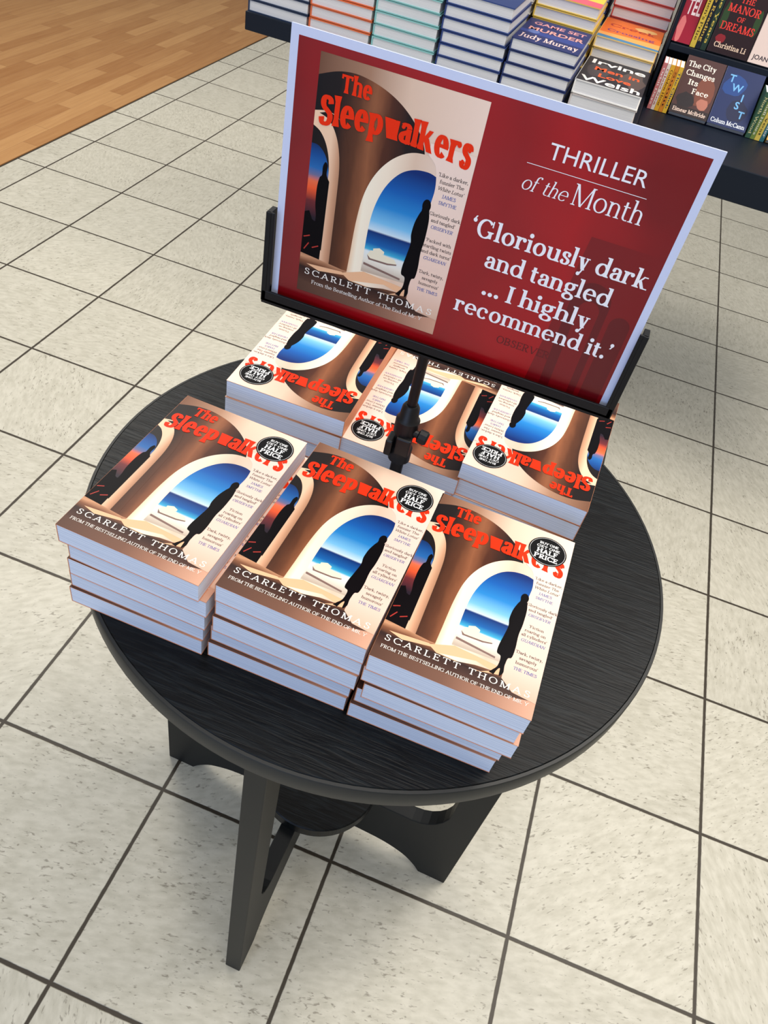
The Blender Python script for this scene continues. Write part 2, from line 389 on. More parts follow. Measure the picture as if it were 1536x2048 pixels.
    rows=[(.690,"'Like a darker,",0),(.664,"funnier The",0),(.638,"White Lotus'",1),(.610,"JAMES",2),(.582,"SMYTHE",2),
          (.530,"'Gloriously dark",0),(.504,"and tangled'",0),(.476,"OBSERVER",2),
          (.418,third[0],0),(.392,third[1],0),(.366,third[2],0),(.338,"GUARDIAN",2),
          (.272,"'Dark, twisty,",0),(.246,"savagely",0),(.220,"humorous'",0),(.190,"THE TIMES",2)]
    for v,s_,k in rows:
        A.text(s_,ox+w*.895,oy+h*v,h*.0145,m_blue if k==2 else m_ink,z0+13*LAY,T=.10,t=.055,shear=.2 if k==1 or s_ in('OBSERVER','GUARDIAN') else 0)
    A.text('SCARLETT THOMAS',ox+w*.50,oy+h*.090,h*.029,m_white,z0+13*LAY,T=.09,t=.055,fit=w*.92,track=.17)
    if sign: A.text('From the Bestselling Author of The End of Mr. Y',ox+w*.5,oy+h*.050,h*.018,m_white,z0+13*LAY,T=.08,t=.05,fit=w*.80)
    else: A.text('FROM THE BESTSELLING AUTHOR OF THE END OF MR. Y',ox+w*.5,oy+h*.052,h*.0155,m_white,z0+13*LAY,T=.08,t=.055,fit=w*.92)

def page_mat(name,c1,c2):
    m=mat(name,c1,.75,.2); nt=m.node_tree; b=nt.nodes['Principled BSDF']
    tc=nt.nodes.new('ShaderNodeTexCoord'); mp=nt.nodes.new('ShaderNodeMapping'); mp.inputs['Scale'].default_value=(2,2,1400)
    n=nt.nodes.new('ShaderNodeTexNoise'); n.inputs['Scale'].default_value=1; n.inputs['Detail'].default_value=2
    r=nt.nodes.new('ShaderNodeValToRGB'); r.color_ramp.elements[0].position=.35; r.color_ramp.elements[1].position=.6
    r.color_ramp.elements[0].color=lin(c2); r.color_ramp.elements[1].color=lin(c1)
    nt.links.new(tc.outputs['Object'],mp.inputs[0]); nt.links.new(mp.outputs[0],n.inputs[0]); nt.links.new(n.outputs[0],r.inputs[0]); nt.links.new(r.outputs[0],b.inputs['Base Color'])
    return m
m_page=page_mat('paper_edge',(224,232,247),(192,203,224))
m_pagew=page_mat('paper_edge_white',(234,234,234),(206,206,210))

W,L,TH=.129,.198,.021
A=Art()
ZT=TH-.00048
A.box((-W/2,W/2,-L/2,L/2,0,.0005),m_brownback)
A.box((-W/2,W/2,-L/2,L/2,ZT-.0005,ZT),m_brownback)
A.box((-W/2-.0002,-W/2+.0004,-L/2,L/2,0,ZT),m_brownback)
cover_art(A,-W/2,-L/2,W,L,ZT+LAY)
me_cover=A.mesh('paperback_cover')
v,f=box_data(-W/2+.0004,W/2-.0003,-L/2+.0003,L/2-.0003,.0005,ZT-.0005)
me_pages=bpy.data.meshes.new('paperback_pages'); me_pages.from_pydata(v,[],f); me_pages.materials.append(m_page)
A=Art()
def disc(r,m,z,n=48,r2=0):
    if r2:
        for i in range(n):
            a=2*math.pi*i/n;b=2*math.pi*(i+1)/n
            A.poly([(r2*math.cos(a),r2*math.sin(a)),(r*math.cos(a),r*math.sin(a)),(r*math.cos(b),r*math.sin(b)),(r2*math.cos(b),r2*math.sin(b))],m,z)
    else: A.poly([(r*math.cos(2*math.pi*i/n),r*math.sin(2*math.pi*i/n)) for i in range(n)],m,z)
disc(.0175,m_black,0); disc(.01635,m_stw,LAY,r2=.0161)
A.text('BUY ONE',0,.0073,.0030,m_stw,LAY,T=.12,t=.09,fit=.0175,srf=.7)
A.text('GET ONE',0,.0028,.0030,m_stw,LAY,T=.12,t=.09,fit=.0215,srf=.7)
A.text('HALF',0,-.0041,.0056,m_stw,LAY,T=.16,t=.10,fit=.0195,srf=.7)
A.text('PRICE',0,-.0110,.0056,m_stw,LAY,T=.16,t=.10,fit=.0220,srf=.7)
me_stick=A.mesh('sticker')

def paperback(x,y,z,rot,label,sticker=False):
    e=empty('paperback_book',Matrix.Translation((x,y,z))@Matrix.Rotation(math.radians(rot),4,'Z'))
    top(e,label,'book','paperbacks stacked on the round table')
    c=bpy.data.objects.new('cover',me_cover); link(c,e)
    p=bpy.data.objects.new('page_block',me_pages); link(p,e)
    if sticker:
        s=bpy.data.objects.new('sticker',me_stick); link(s,e); s.location=(.0427,.0745,TH+.00002); s["label"]='round black offer sticker with white lettering'
    return e
HT=.81
# x,y,rotation, then per-layer (dx,dy,drot) from the table up
stacks=[(-.2404,.4366,-2.4,[(-.003,.0045,1.6),(-.001,.006,1.0),(.002,.0030,.9),(.006,.0025,-.2),(0,0,0)]),
        (-.1010,.4386,-2.2,[(-.009,.0035,1.7),(-.0065,.0055,.9),(-.003,.0010,.8),(-.001,.0025,.2),(0,0,0)]),
        (.0290,.4320,-1.0,[(-.0065,.007,.8),(-.003,.009,.0),(.002,.002,.3),(-.001,.003,-.3),(0,0,0)])]
for i,(x,y,r,lay) in enumerate(stacks):
    for k,(dx,dy,dr) in enumerate(lay):
        lab='orange-titled arch-cover paperback on top of a stack, black round sticker' if k==len(lay)-1 else 'arch-cover paperback lying in a stack beneath other copies'
        paperback(x+dx,y+dy,HT+k*TH,r+dr,lab,k==len(lay)-1)
back=[(-.2170,.6795,180.5,5),(-.0885,.6800,179.0,4),(.0410,.6790,177.2,5)]
for i,(x,y,r,n) in enumerate(back):
    for k in range(n):
        f_=0 if k==n-1 else 1
        lab='upside-down arch-cover paperback on top of a stack behind the sign pole' if k==n-1 else 'arch-cover paperback lying in a stack beneath other copies'
        paperback(x+random.uniform(-.0015,.0015)*f_,y+random.uniform(-.001,.002)*f_,HT+k*TH,r+random.uniform(-.5,.5)*f_,lab,k==n-1)

# ------------------------------------------------------------------ table
m_tab=mat('black_stained_wood',(20,21,23),.40,.20); nt=m_tab.node_tree; b=nt.nodes['Principled BSDF']
tc=nt.nodes.new('ShaderNodeTexCoord'); mp=nt.nodes.new('ShaderNodeMapping'); mp.inputs['Scale'].default_value=(10,150,6); mp.inputs['Rotation'].default_value=(0,0,.3)
n1=nt.nodes.new('ShaderNodeTexNoise'); n1.inputs['Scale'].default_value=1.6; n1.inputs['Detail'].default_value=4; n1.inputs['Distortion'].default_value=1.3
r=nt.nodes.new('ShaderNodeValToRGB'); r.color_ramp.elements[0].position=.44; r.color_ramp.elements[0].color=lin((2,3,4)); r.color_ramp.elements[1].position=.68; r.color_ramp.elements[1].color=lin((20,25,28))
bp=nt.nodes.new('ShaderNodeBump'); bp.inputs['Strength'].default_value=.6; bp.inputs['Distance'].default_value=.001
for a_,b_ in ((tc.outputs['Object'],mp.inputs[0]),(mp.outputs[0],n1.inputs[0]),(n1.outputs[0],r.inputs[0]),(r.outputs[0],b.inputs['Base Color']),(n1.outputs[0],bp.inputs['Height']),(bp.outputs[0],b.inputs['Normal'])): nt.links.new(a_,b_)
m_rimb=mat('black_edge_band',(38,39,38),.45,.3)  # greyer than the top: light caught by the edge is put into this colour
m_leg=mat('black_leg_wood',(22,24,25),.5,.25)
TX,TY=-.089,.581; R0=.310; RT=.022
tab=empty('side_table',Matrix.Translation((TX,TY,0)))
top(tab,'round black-stained wooden side table carrying paperback stacks','table')
lathe('tabletop',[(R0-.004,HT-RT),(R0-.0035,HT-.0010),(R0-.0045,HT)],m_tab,tab,128)
o=lathe('edge_band',[(R0-.0036,HT-RT-.001),(R0-.0004,HT-RT-.001),(R0,HT-RT),(R0,HT-.0020),(R0-.0008,HT-.0006),(R0-.0035,HT-.0004)],m_rimb,tab,128)
bm=bmesh.new(); bm.from_mesh(o.data); bm.faces.ensure_lookup_table()
bmesh.ops.delete(bm,geom=[f for f in bm.faces if len(f.verts)>4],context='FACES_ONLY'); bm.to_mesh(o.data); bm.free()
leg_top=HT-RT
prof=[(.268,0),(.268,leg_top),(.002,leg_top),(.002,leg_top-.07)]+[(.17,leg_top-.07)]+arc(.17,leg_top-.122,.052,.052,90,0,6)+[(.222,.25)]+arc(.17,.25,.052,.075,0,-90,6)+[(.002,.175),(.002,.06)]+cat([(.09,.06),(.14,.055),(.18,.04),(.205,.018),(.218,0)],4)
for k in range(4):
    a=k*math.pi/2-math.radians(2.0)
    ca,sa=math.cos(a),math.sin(a)
    extrude_poly('leg',prof,lambda r_,z_,c_,ca=ca,sa=sa:((r_+.008)*ca-c_*sa-.010,(r_+.008)*sa+c_*ca+.010,z_),.025,m_leg,tab,.0015)
lathe('lower_shelf',[(.098,.1755),(.1,.177),(.1,.197),(.098,.199)],m_tab,tab,64)

# ------------------------------------------------------------------ sign stand
m_metal=mat('black_metal',(8,8,10),.42,.3)
m_plast=mat('black_plastic',(12,12,14),.45,.35)
st=empty('sign_stand',Matrix.Translation((-.0868,.559,HT)))
top(st,'black metal sign stand with clamp pole rising between book stacks','sign stand')
lathe('base',[(.0150,0),(.0150,.003),(.010,.006),(.0085,.008)],m_metal,st,32)
lathe('pole',[(.0062,.006),(.0062,.160),(.0048,.1605),(.0048,.232)],m_metal,st,24)
cz=.030
lathe('clamp',[(.0085,.072+cz),(.0108,.074+cz),(.0108,.088+cz),(.0088,.090+cz),(.0088,.104+cz),(.0115,.107+cz),(.0115,.122+cz),(.0092,.125+cz),(.0082,.136+cz),(.0064,.139+cz)],m_plast,st,20)
kn=lathe('knob',[(.0035,0),(.0035,.005),(.0065,.006),(.007,.013),(.0055,.015)],m_plast,st,10); kn.matrix_local=Matrix.Translation((.008,-.004,.112+cz))@Matrix.Rotation(math.radians(100),4,'Y')
boxes('clamp_lever',[(-.014,-.007,-.013,.004,.082+cz,.100+cz),(-.004,.010,-.0145,-.008,.088+cz,.108+cz)],m_plast,st,.0015)
PXc=-.0802; HW=.1525
fx=PXc+.0868
z0=1.0365-HT; z1=1.116-HT
boxes('holder_frame',[(fx-HW-.0045,fx+HW+.0045,-.0070,-.0045,z0,z0+.010),(fx-HW-.0045,fx+HW+.0045,.0035,.006,z0,z0+.010),(fx-HW-.0045,fx+HW+.0045,-.0070,.006,z0-.002,z0+.003),
  (fx-HW-.005,fx-HW-.0005,-.0070,.006,z0,z1),(fx-HW-.0045,fx-HW+.0022,-.0066,-.0046,z0,z1),
  (fx+HW+.0005,fx+HW+.005,-.0070,.006,z0,z1),(fx+HW-.0022,fx+HW+.0045,-.0066,-.0046,z0,z1)],m_metal,st,.0005)

CT=.45
m_pw=mat('poster_white',(208,217,246),.3,.3,coat=CT)
m_pred=ramp_mat('poster_red',0,[(0,(126,1,9)),(.3,(164,3,13)),(.55,(146,2,11)),(.75,(168,4,14)),(1,(120,1,9))],.35,coat=CT,spec=.25,noise=.55)  # noise varies the printed red to paint in an uneven sheen
m_pred2=mat('poster_dark_red',(124,2,11),.35,.25,coat=CT); m_pred3=mat('poster_deep_red',(98,2,10),.35,.25,coat=CT)
m_ptx=mat('poster_lettering',(246,246,252),.35,.25)
A=Art(); PW,PH=.3025,.2085; pz=1.0405
A.box((-PW/2,PW/2,0,PH,-.0015,0),m_pw)
def lx(X): return X-PXc
def ly(z): return z-pz
A.poly([(-PW/2+.006,.001),(PW/2-.006,.001),(PW/2-.006,PH-.006),(-PW/2+.006,PH-.006)],m_pred,LAY,[(0,0),(1,0),(1,1),(0,1)])
def arch(x0,x1,zb,zt,m,l):
    r_=(x1-x0)/2
    A.poly([(lx(x0),ly(zb))]+arc(lx((x0+x1)/2),ly(zt)-r_,r_,r_,180,0,16)+[(lx(x1),ly(zb))],m,l*LAY)
A.poly([(lx(.0),ly(1.043)),(lx(.064),ly(1.043)),(lx(.064),ly(1.172)),(lx(.01),ly(1.172))],m_pred2,2*LAY)
arch(.012,.042,1.043,1.14,m_pred3,3)
arch(.02,.036,1.043,1.125,m_pred2,4)
arch(.046,.062,1.043,1.12,m_pred3,3)
cx0,cx1,cz0,cz1=-.2083,-.0845,1.054,1.2372
cover_art(A,lx(cx0),ly(cz0),cx1-cx0,cz1-cz0,5*LAY,sign=True)
zt=6*LAY
A.text('THRILLER',lx(-.003),ly(1.2138),.0113,m_ptx,zt,font='sans',fit=.0695)
A.poly([(lx(-.050),ly(1.2072)),(lx(.0355),ly(1.2072)),(lx(.0355),ly(1.2076)),(lx(-.050),ly(1.2076))],m_ptx,zt)
A.text('of the',lx(-.050),ly(1.1895),.0105,m_ptx,zt,T=.065,t=.03,align='l',fit=.034,shear=.22)
A.text('Month',lx(.0385),ly(1.1892),.0148,m_ptx,zt,T=.07,t=.03,align='r',fit=.0515)
for s_,x0_,x1_,zz in (("‘Gloriously dark",-.0765,.0605,1.1465),("and tangled",-.0595,.0406,1.1250),("... I highly",-.0555,.032,1.1025),("recommend it.’",-.0735,.0575,1.0825)):
    A.text(s_,lx((x0_+x1_)/2),ly(zz),.0142,m_ptx,zt,T=.135,t=.05,fit=x1_-x0_,srf=.8)
A.text('OBSERVER',lx(-.010),ly(1.0665),.0065,m_pred3,zt,T=.09,t=.05,fit=.045)
po=bpy.data.objects.new('poster',A.mesh('poster')); link(po)
po.matrix_world=Matrix.Translation((PXc,.560,pz))@Matrix.Rotation(math.radians(90),4,'X')
top(po,'glossy red poster with cover picture and white quotation in black holder','sign')

# ------------------------------------------------------------------ floor
def nodekit(m):
    nt=m.node_tree; N=nt.nodes.new; Lk=nt.links.new
    def M(op,a,b_=None,c=None):
        n=N('ShaderNodeMath'); n.operation=op
        for i,v in enumerate((a,b_,c)):
            if v is None: continue
            if isinstance(v,(int,float)): n.inputs[i].default_value=v
            else: Lk(v,n.inputs[i])
        return n.outputs[0]
    return nt.nodes['Principled BSDF'],N,Lk,M
def tile_material():
    m=mat('floor_tiles',(200,198,186),.42,.35); b,N,Lk,M=nodekit(m)
    tc=N('ShaderNodeTexCoord'); sx=N('ShaderNodeSeparateXYZ'); Lk(tc.outputs['Object'],sx.inputs[0])
    T_=.329
    def dist(o,off):
        u=M('DIVIDE',M('SUBTRACT',o,off),T_); fr=M('FRACT',M('ADD',u,100.5)); return M('MULTIPLY',M('ABSOLUTE',M('SUBTRACT',fr,.5)),T_),M('FLOOR',M('ADD',u,100))
    dx,ix=dist(sx.outputs[0],-.024); dy,iy=dist(sx.outputs[1],.527)
    wob=N('ShaderNodeTexNoise'); wob.inputs['Scale'].default_value=60; Lk(tc.outputs['Object'],wob.inputs[0])
    d=M('ADD',M('MINIMUM',dx,dy),M('MULTIPLY',M('SUBTRACT',wob.outputs[0],.5),.0016))
    mr=N('ShaderNodeMapRange'); mr.inputs[1].default_value=.0025; mr.inputs[2].default_value=.0039; Lk(d,mr.inputs[0])
    cid=N('ShaderNodeCombineXYZ'); Lk(ix,cid.inputs[0]); Lk(iy,cid.inputs[1])
    wn=N('ShaderNodeTexWhiteNoise'); wn.noise_dimensions='2D'; Lk(cid.outputs[0],wn.inputs['Vector'])
    vr=N('ShaderNodeVectorRotate'); vr.rotation_type='Z_AXIS'; Lk(tc.outputs['Object'],vr.inputs['Vector']); Lk(M('MULTIPLY',M('ROUND',M('MULTIPLY',wn.outputs[0],3)),1.35),vr.inputs['Angle'])
    ad=N('ShaderNodeVectorMath'); ad.operation='ADD'; Lk(vr.outputs[0],ad.inputs[0]); Lk(wn.outputs['Color'],ad.inputs[1])
    def noise(sc,scale,det,dis=0):
        mp=N('ShaderNodeMapping'); mp.inputs['Scale'].default_value=sc; Lk(ad.outputs[0],mp.inputs[0])
        n=N('ShaderNodeTexNoise'); n.inputs['Scale'].default_value=scale; n.inputs['Detail'].default_value=det; n.inputs['Distortion'].default_value=dis; Lk(mp.outputs[0],n.inputs[0]); return n.outputs[0]
    fl=noise((1,.34,1),240,3,.4); pt=noise((1,.6,1),16,3); cl=noise((1,1,1),20,6); mid=noise((1,.35,1),110,4)
    th=M('SUBTRACT',.785,M('MULTIPLY',pt,.28))
    sp=N('ShaderNodeMapRange'); Lk(M('SUBTRACT',fl,th),sp.inputs[0]); sp.inputs[1].default_value=-.03; sp.inputs[2].default_value=.07
    r=N('ShaderNodeValToRGB'); e=r.color_ramp.elements; e[0].position=.34; e[0].color=lin((194,189,171)); e[1].position=.62; e[1].color=lin((214,209,192)); Lk(M('ADD',M('MULTIPLY',cl,.3),M('MULTIPLY',mid,.7)),r.inputs[0])
    tv=N('ShaderNodeHueSaturation'); Lk(r.outputs[0],tv.inputs['Color']); Lk(M('ADD',M('MULTIPLY',wn.outputs[0],.06),.95),tv.inputs['Value'])
    m1=N('ShaderNodeMix'); m1.data_type='RGBA'; Lk(M('MULTIPLY',sp.outputs[0],.60),m1.inputs[0]); Lk(tv.outputs[0],m1.inputs[6]); m1.inputs[7].default_value=lin((104,94,78))
    m2=N('ShaderNodeMix'); m2.data_type='RGBA'; Lk(mr.outputs[0],m2.inputs[0]); m2.inputs[6].default_value=lin((64,56,45)); Lk(m1.outputs[2],m2.inputs[7])
    Lk(m2.outputs[2],b.inputs['Base Color'])
    bp=N('ShaderNodeBump'); bp.inputs['Strength'].default_value=.5; bp.inputs['Distance'].default_value=.002; Lk(mr.outputs[0],bp.inputs['Height']); Lk(bp.outputs[0],b.inputs['Normal'])
    return m
def wood_material():
    m=mat('floor_wood',(190,130,75),.4,.3); b,N,Lk,M=nodekit(m)
    tc=N('ShaderNodeTexCoord'); sx=N('ShaderNodeSeparateXYZ'); Lk(tc.outputs['Object'],sx.inputs[0])
    u=M('DIVIDE',M('ADD',sx.outputs[0],50),.068); iu=M('FLOOR',u); fu=M('FRACT',u)
    w1=N('ShaderNodeTexWhiteNoise'); w1.noise_dimensions='1D'; Lk(iu,w1.inputs['W'])
    v=M('ADD',M('DIVIDE',M('ADD',sx.outputs[1],50),.55),M('MULTIPLY',w1.outputs[0],7)); iv=M('FLOOR',v); fv=M('FRACT',v)
    cid=N('ShaderNodeCombineXYZ'); Lk(iu,cid.inputs[0]); Lk(iv,cid.inputs[1]); w2=N('ShaderNodeTexWhiteNoise'); w2.noise_dimensions='2D'; Lk(cid.outputs[0],w2.inputs['Vector'])
    mp=N('ShaderNodeMapping'); mp.inputs['Scale'].default_value=(45,3,1); Lk(tc.outputs['Object'],mp.inputs[0]); n=N('ShaderNodeTexNoise'); n.inputs['Scale'].default_value=1.5; n.inputs['Detail'].default_value=5; Lk(mp.outputs[0],n.inputs[0])
    r=N('ShaderNodeValToRGB'); e=r.color_ramp.elements; e[0].position=.2; e[0].color=lin((168,114,62)); e[1].position=.85; e[1].color=lin((204,154,98)); Lk(M('ADD',M('MULTIPLY',w2.outputs[0],.45),M('MULTIPLY',n.outputs[0],.55)),r.inputs[0])
    line=M('MAXIMUM',M('LESS_THAN',fu,.022),M('LESS_THAN',fv,.004))
    mx=N('ShaderNodeMix'); mx.data_type='RGBA'; Lk(M('MULTIPLY',line,.5),mx.inputs[0]); Lk(r.outputs[0],mx.inputs[6]); mx.inputs[7].default_value=lin((118,76,40)); Lk(mx.outputs[2],b.inputs['Base Color'])
    return m
def struct(name,b_,m,label):
    o=boxes(name,[b_],m); o["kind"]="structure"; o["label"]=label; return o
WX=-2.12
struct('floor',(WX+.006,4.0,-4,8.0,-.05,0),tile_material(),'cream speckled square floor tiles with dark grout')
struct('floor',(-7,WX-.006,-4,8.0,-.05,0),wood_material(),'honey-coloured wood strip floor')
struct('trim_1',(WX-.006,WX+.006,-4,8.0,-.05,-.003),mat('joint_filler',(58,52,44),.8),'dark worn joint between tiles and wood floor')
m_wallp=mat('wall_paint',(214,210,200),.8,.2)
struct('wall_north',(-7.1,4.1,8.0,8.1,0,3.2),m_wallp,'plain pale shop wall')
struct('wall_south',(-7.1,4.1,-4.1,-4.0,0,3.2),m_wallp,'plain pale shop wall')
struct('wall_west',(-7.1,-7.0,-4,8.0,0,3.2),m_wallp,'plain pale shop wall')
struct('wall_east',(4.0,4.1,-4,8.0,0,3.2),m_wallp,'plain pale shop wall')

# ------------------------------------------------------------------ rear book fixture
m_fix=mat('fixture_navy',(12,22,36),.5,.25)
DZ=.870; FY=1.95
def fb(name,par,b_,bev=.002):
    px,py=par.matrix_world.translation.x,par.matrix_world.translation.y
    a,b2,c,d,e,f_=b_
    return boxes(name,[(a-px,b2-px,c-py,d-py,e-par.matrix_world.translation.z,f_-par.matrix_world.translation.z)],m_fix,par,bev)
dt=empty('display_table',Matrix.Translation((-.17,2.4,0))); top(dt,'dark navy shop display table carrying hardback stacks','table')
fb('pedestal',dt,(-.55,.19,2.30,2.60,0,.7405))
fb('riser',dt,(-.55,.035,2.30,2.60,.7775,.8295))
fb('tabletop',dt,(-.925,.040,FY-.004,2.70,DZ-.040,DZ))
fb('support_board',dt,(-.55,.19,2.2,2.66,.741,.777))
bc=empty('bookcase',Matrix.Translation((.47,2.3,.778))); top(bc,'low dark navy bookcase with two shelves of paperbacks','bookcase')
fb('plinth',bc,(.041,.90,FY-.002,2.56,.778,.850))
fb('side_panel',bc,(.041,.049,2.30,2.56,.8505,1.30))
fb('side_panel',bc,(.892,.90,2.30,2.56,.8505,1.30))
fb('back_panel',bc,(.0495,.8915,2.54,2.56,.8505,1.30))
fb('shelf',bc,(.0495,.8915,2.302,2.539,.962,.978))
GRP={}
def hardback(W_,L_,H_,M,ccol,label,group,art=None,pages=None,inset=.003,mesh_key=None,name='hardback_book',bth=.0022):
    e=empty(name,M); top(e,label,'book',group)
    key=(W_,L_,H_,ccol,mesh_key)
    if key not in GRP:
        A=Art(); mc=mat('cloth_%d_%d_%d'%ccol,ccol,.4)
        A.box((-W_/2,W_/2,-L_/2,L_/2,0,bth),mc); A.box((-W_/2,W_/2,-L_/2,L_/2,H_-bth-.001,H_-.001),mc)
        A.box((-W_/2-.001,-W_/2+bth,-L_/2,L_/2,0,H_-.001),mc)
        if art: art(A,W_,L_,H_)
        v,f=box_data(-W_/2+bth,W_/2-inset,-L_/2+inset,L_/2-inset,bth,H_-bth-.001)
        mp_=bpy.data.meshes.new('pages'); mp_.from_pydata(v,[],f); mp_.materials.append(pages or m_pagew)
        GRP[key]=(A.mesh('hardback_cover'),mp_)
    c,p=GRP[key]
    link(bpy.data.objects.new('cover',c),e); link(bpy.data.objects.new('page_block',p),e)
    return e
def P_(rgb): return mat('print_%d_%d_%d'%rgb,rgb,.45,.25)
def art_fn(bg,texts,shapes=()):
    def fn(A,W_,L_,H_):
        z=H_-.001+LAY
        A.poly([(-W_/2,-L_/2),(W_/2,-L_/2),(W_/2,L_/2),(-W_/2,L_/2)],P_(bg),z)
        for k,(pts,c) in enumerate(shapes): A.poly([(-W_/2+u*W_,-L_/2+v*L_) for u,v in pts],P_(c),z+LAY*(1+k))
        for (t_,u,v,cap,fit,c,fo) in texts:
            A.text(t_,-W_/2+u*W_,-L_/2+v*L_,cap,P_(c),z+LAY*(2+len(shapes)),font=fo,T=.13,t=.065,fit=fit*W_ if fit else None,bold=.02 if fo=='sans' else 0)
    return fn
def blob(cx,cy,rx,ry,n=14,seed=0):
    rr=random.Random(seed); return [(cx+rx*math.cos(2*math.pi*i/n)*rr.uniform(.8,1.1),cy+ry*math.sin(2*math.pi*i/n)*rr.uniform(.8,1.1)) for i in range(n)]
BW,BL_,BH=.152,.228,.0255
art_welsh=art_fn((40,37,42),[('Irvine',.5,.755,.040,.88,(244,240,234),'sans'),('Men in',.52,.51,.032,.72,(240,90,36),'sans'),('Love',.52,.28,.032,.52,(240,90,36),'sans'),('Welsh',.5,.04,.040,.90,(244,240,234),'sans')],
   [(blob(.25,.5,.2,.3,seed=1),(66,58,60)),(blob(.78,.45,.2,.35,seed=2),(84,70,66)),(blob(.5,.2,.3,.12,seed=3),(28,26,34))])
art_murder=art_fn((26,38,96),[('GAME SET',.52,.76,.028,.84,(218,150,152),'sans'),('MURDER',.52,.50,.032,.88,(230,160,150),'sans'),('Judy Murray',.5,.12,.038,.90,(230,200,194),'serif')],
   [([(0,.36),(1,.30),(1,.5),(0,.46)],(40,60,134)),(blob(.2,.45,.1,.08,seed=4),(90,110,170))])
art_creek=art_fn((236,116,40),[('Creek',.5,.62,.03,.8,(176,50,40),'serif'),('Crossing',.5,.36,.024,.8,(120,60,120),'serif')],
   [([(0,.1),(1,.05),(1,.3),(0,.25)],(244,170,90)),([(0,0),(1,0),(1,.08),(0,.12)],(70,130,170)),(blob(.7,.8,.2,.1,seed=5),(248,196,120))])
art_navy=art_fn((28,50,104),[('The Island',.5,.55,.024,.8,(236,232,236),'serif')],[(blob(.4,.3,.3,.15,seed=6),(60,90,150))])
art_yel=art_fn((238,200,70),[('Summer',.5,.5,.03,.8,(180,60,70),'serif')],[([(0,0),(1,0),(1,.25),(0,.3)],(220,90,110))])
art_teal=art_fn((70,160,160),[('Tides',.5,.5,.03,.7,(240,240,236),'serif')])
art_or=art_fn((226,110,50),[('Embers',.5,.5,.03,.8,(250,236,214),'serif')])
GS='hardback stacks on the display table'
def stack(x,y,n,ccols,arts,labels,h=BH,dz=DZ):
    z=dz
    for k in range(n):
        t_= k==n-1
        cc=ccols[k%len(ccols)] 
        art=arts if t_ else None
        M=Matrix.Translation((x+random.uniform(-.002,.002)*(not t_),y+BL_/2+random.uniform(0,.003),z))@Matrix.Rotation(math.radians(random.uniform(-.6,.6)),4,'Z')
        hardback(BW,BL_,h,M,cc,labels[0] if t_ else labels[1],GS,art,mesh_key=('top',labels[0]) if t_ else None)
        z+=h+.0002
stack(-.845,FY,7,[(34,52,82)],art_navy,('white-paged hardback with navy boards on a stack','hardback with navy boards in a stack'))
stack(-.688,FY,8,[(222,108,58)],art_or,('hardback with orange boards on a stack','hardback with orange boards in a stack'))
stack(-.530,FY,8,[(132,192,190)],art_teal,('hardback with teal boards on a stack','hardback with teal boards in a stack'))
stack(-.370,FY,6,[(30,56,120)],art_navy,('navy hardback with pale lettering on a stack','hardback with navy boards in a stack'))
stack(-.209,FY,4,[(26,44,100)],art_murder,('blue tennis-themed hardback with pink lettering on a stack','hardback with dark blue boards in a stack'))
stack(-.047,FY,2,[(200,190,186),(238,236,232)],art_welsh,('grey hardback with bold white and orange lettering','pale hardback under a grey-covered one'),h=.030)
Y2=FY+.240
stack(-.845,Y2,7,[(200,190,180)],art_navy,('navy hardback on a rear stack','hardback in a rear stack'))
stack(-.688,Y2,8,[(222,108,58)],art_or,('orange hardback on a rear stack','hardback in a rear stack'))
stack(-.530,Y2,8,[(132,192,190)],art_teal,('teal hardback on a rear stack','hardback in a rear stack'))
stack(-.370,Y2,8,[(224,220,214)],art_navy,('navy hardback on a rear stack','hardback in a rear stack'))
stack(-.209,Y2,6,[(232,196,80)],art_yel,('yellow and pink hardback on a rear stack','hardback with yellow boards in a rear stack'))
stack(-.047,Y2,4,[(244,206,120)],art_creek,('orange hardback with red lettering on a rear stack','hardback with yellow boards in a rear stack'))
Y3=Y2+.240
stack(-.209,Y3,9,[(40,66,120)],art_navy,('navy hardback on a tall rear stack','hardback with blue boards in a tall rear stack'))
stack(-.042,Y3,9,[(196,70,60)],art_or,('orange hardback on a tall rear stack','hardback with red boards in a tall rear stack'))

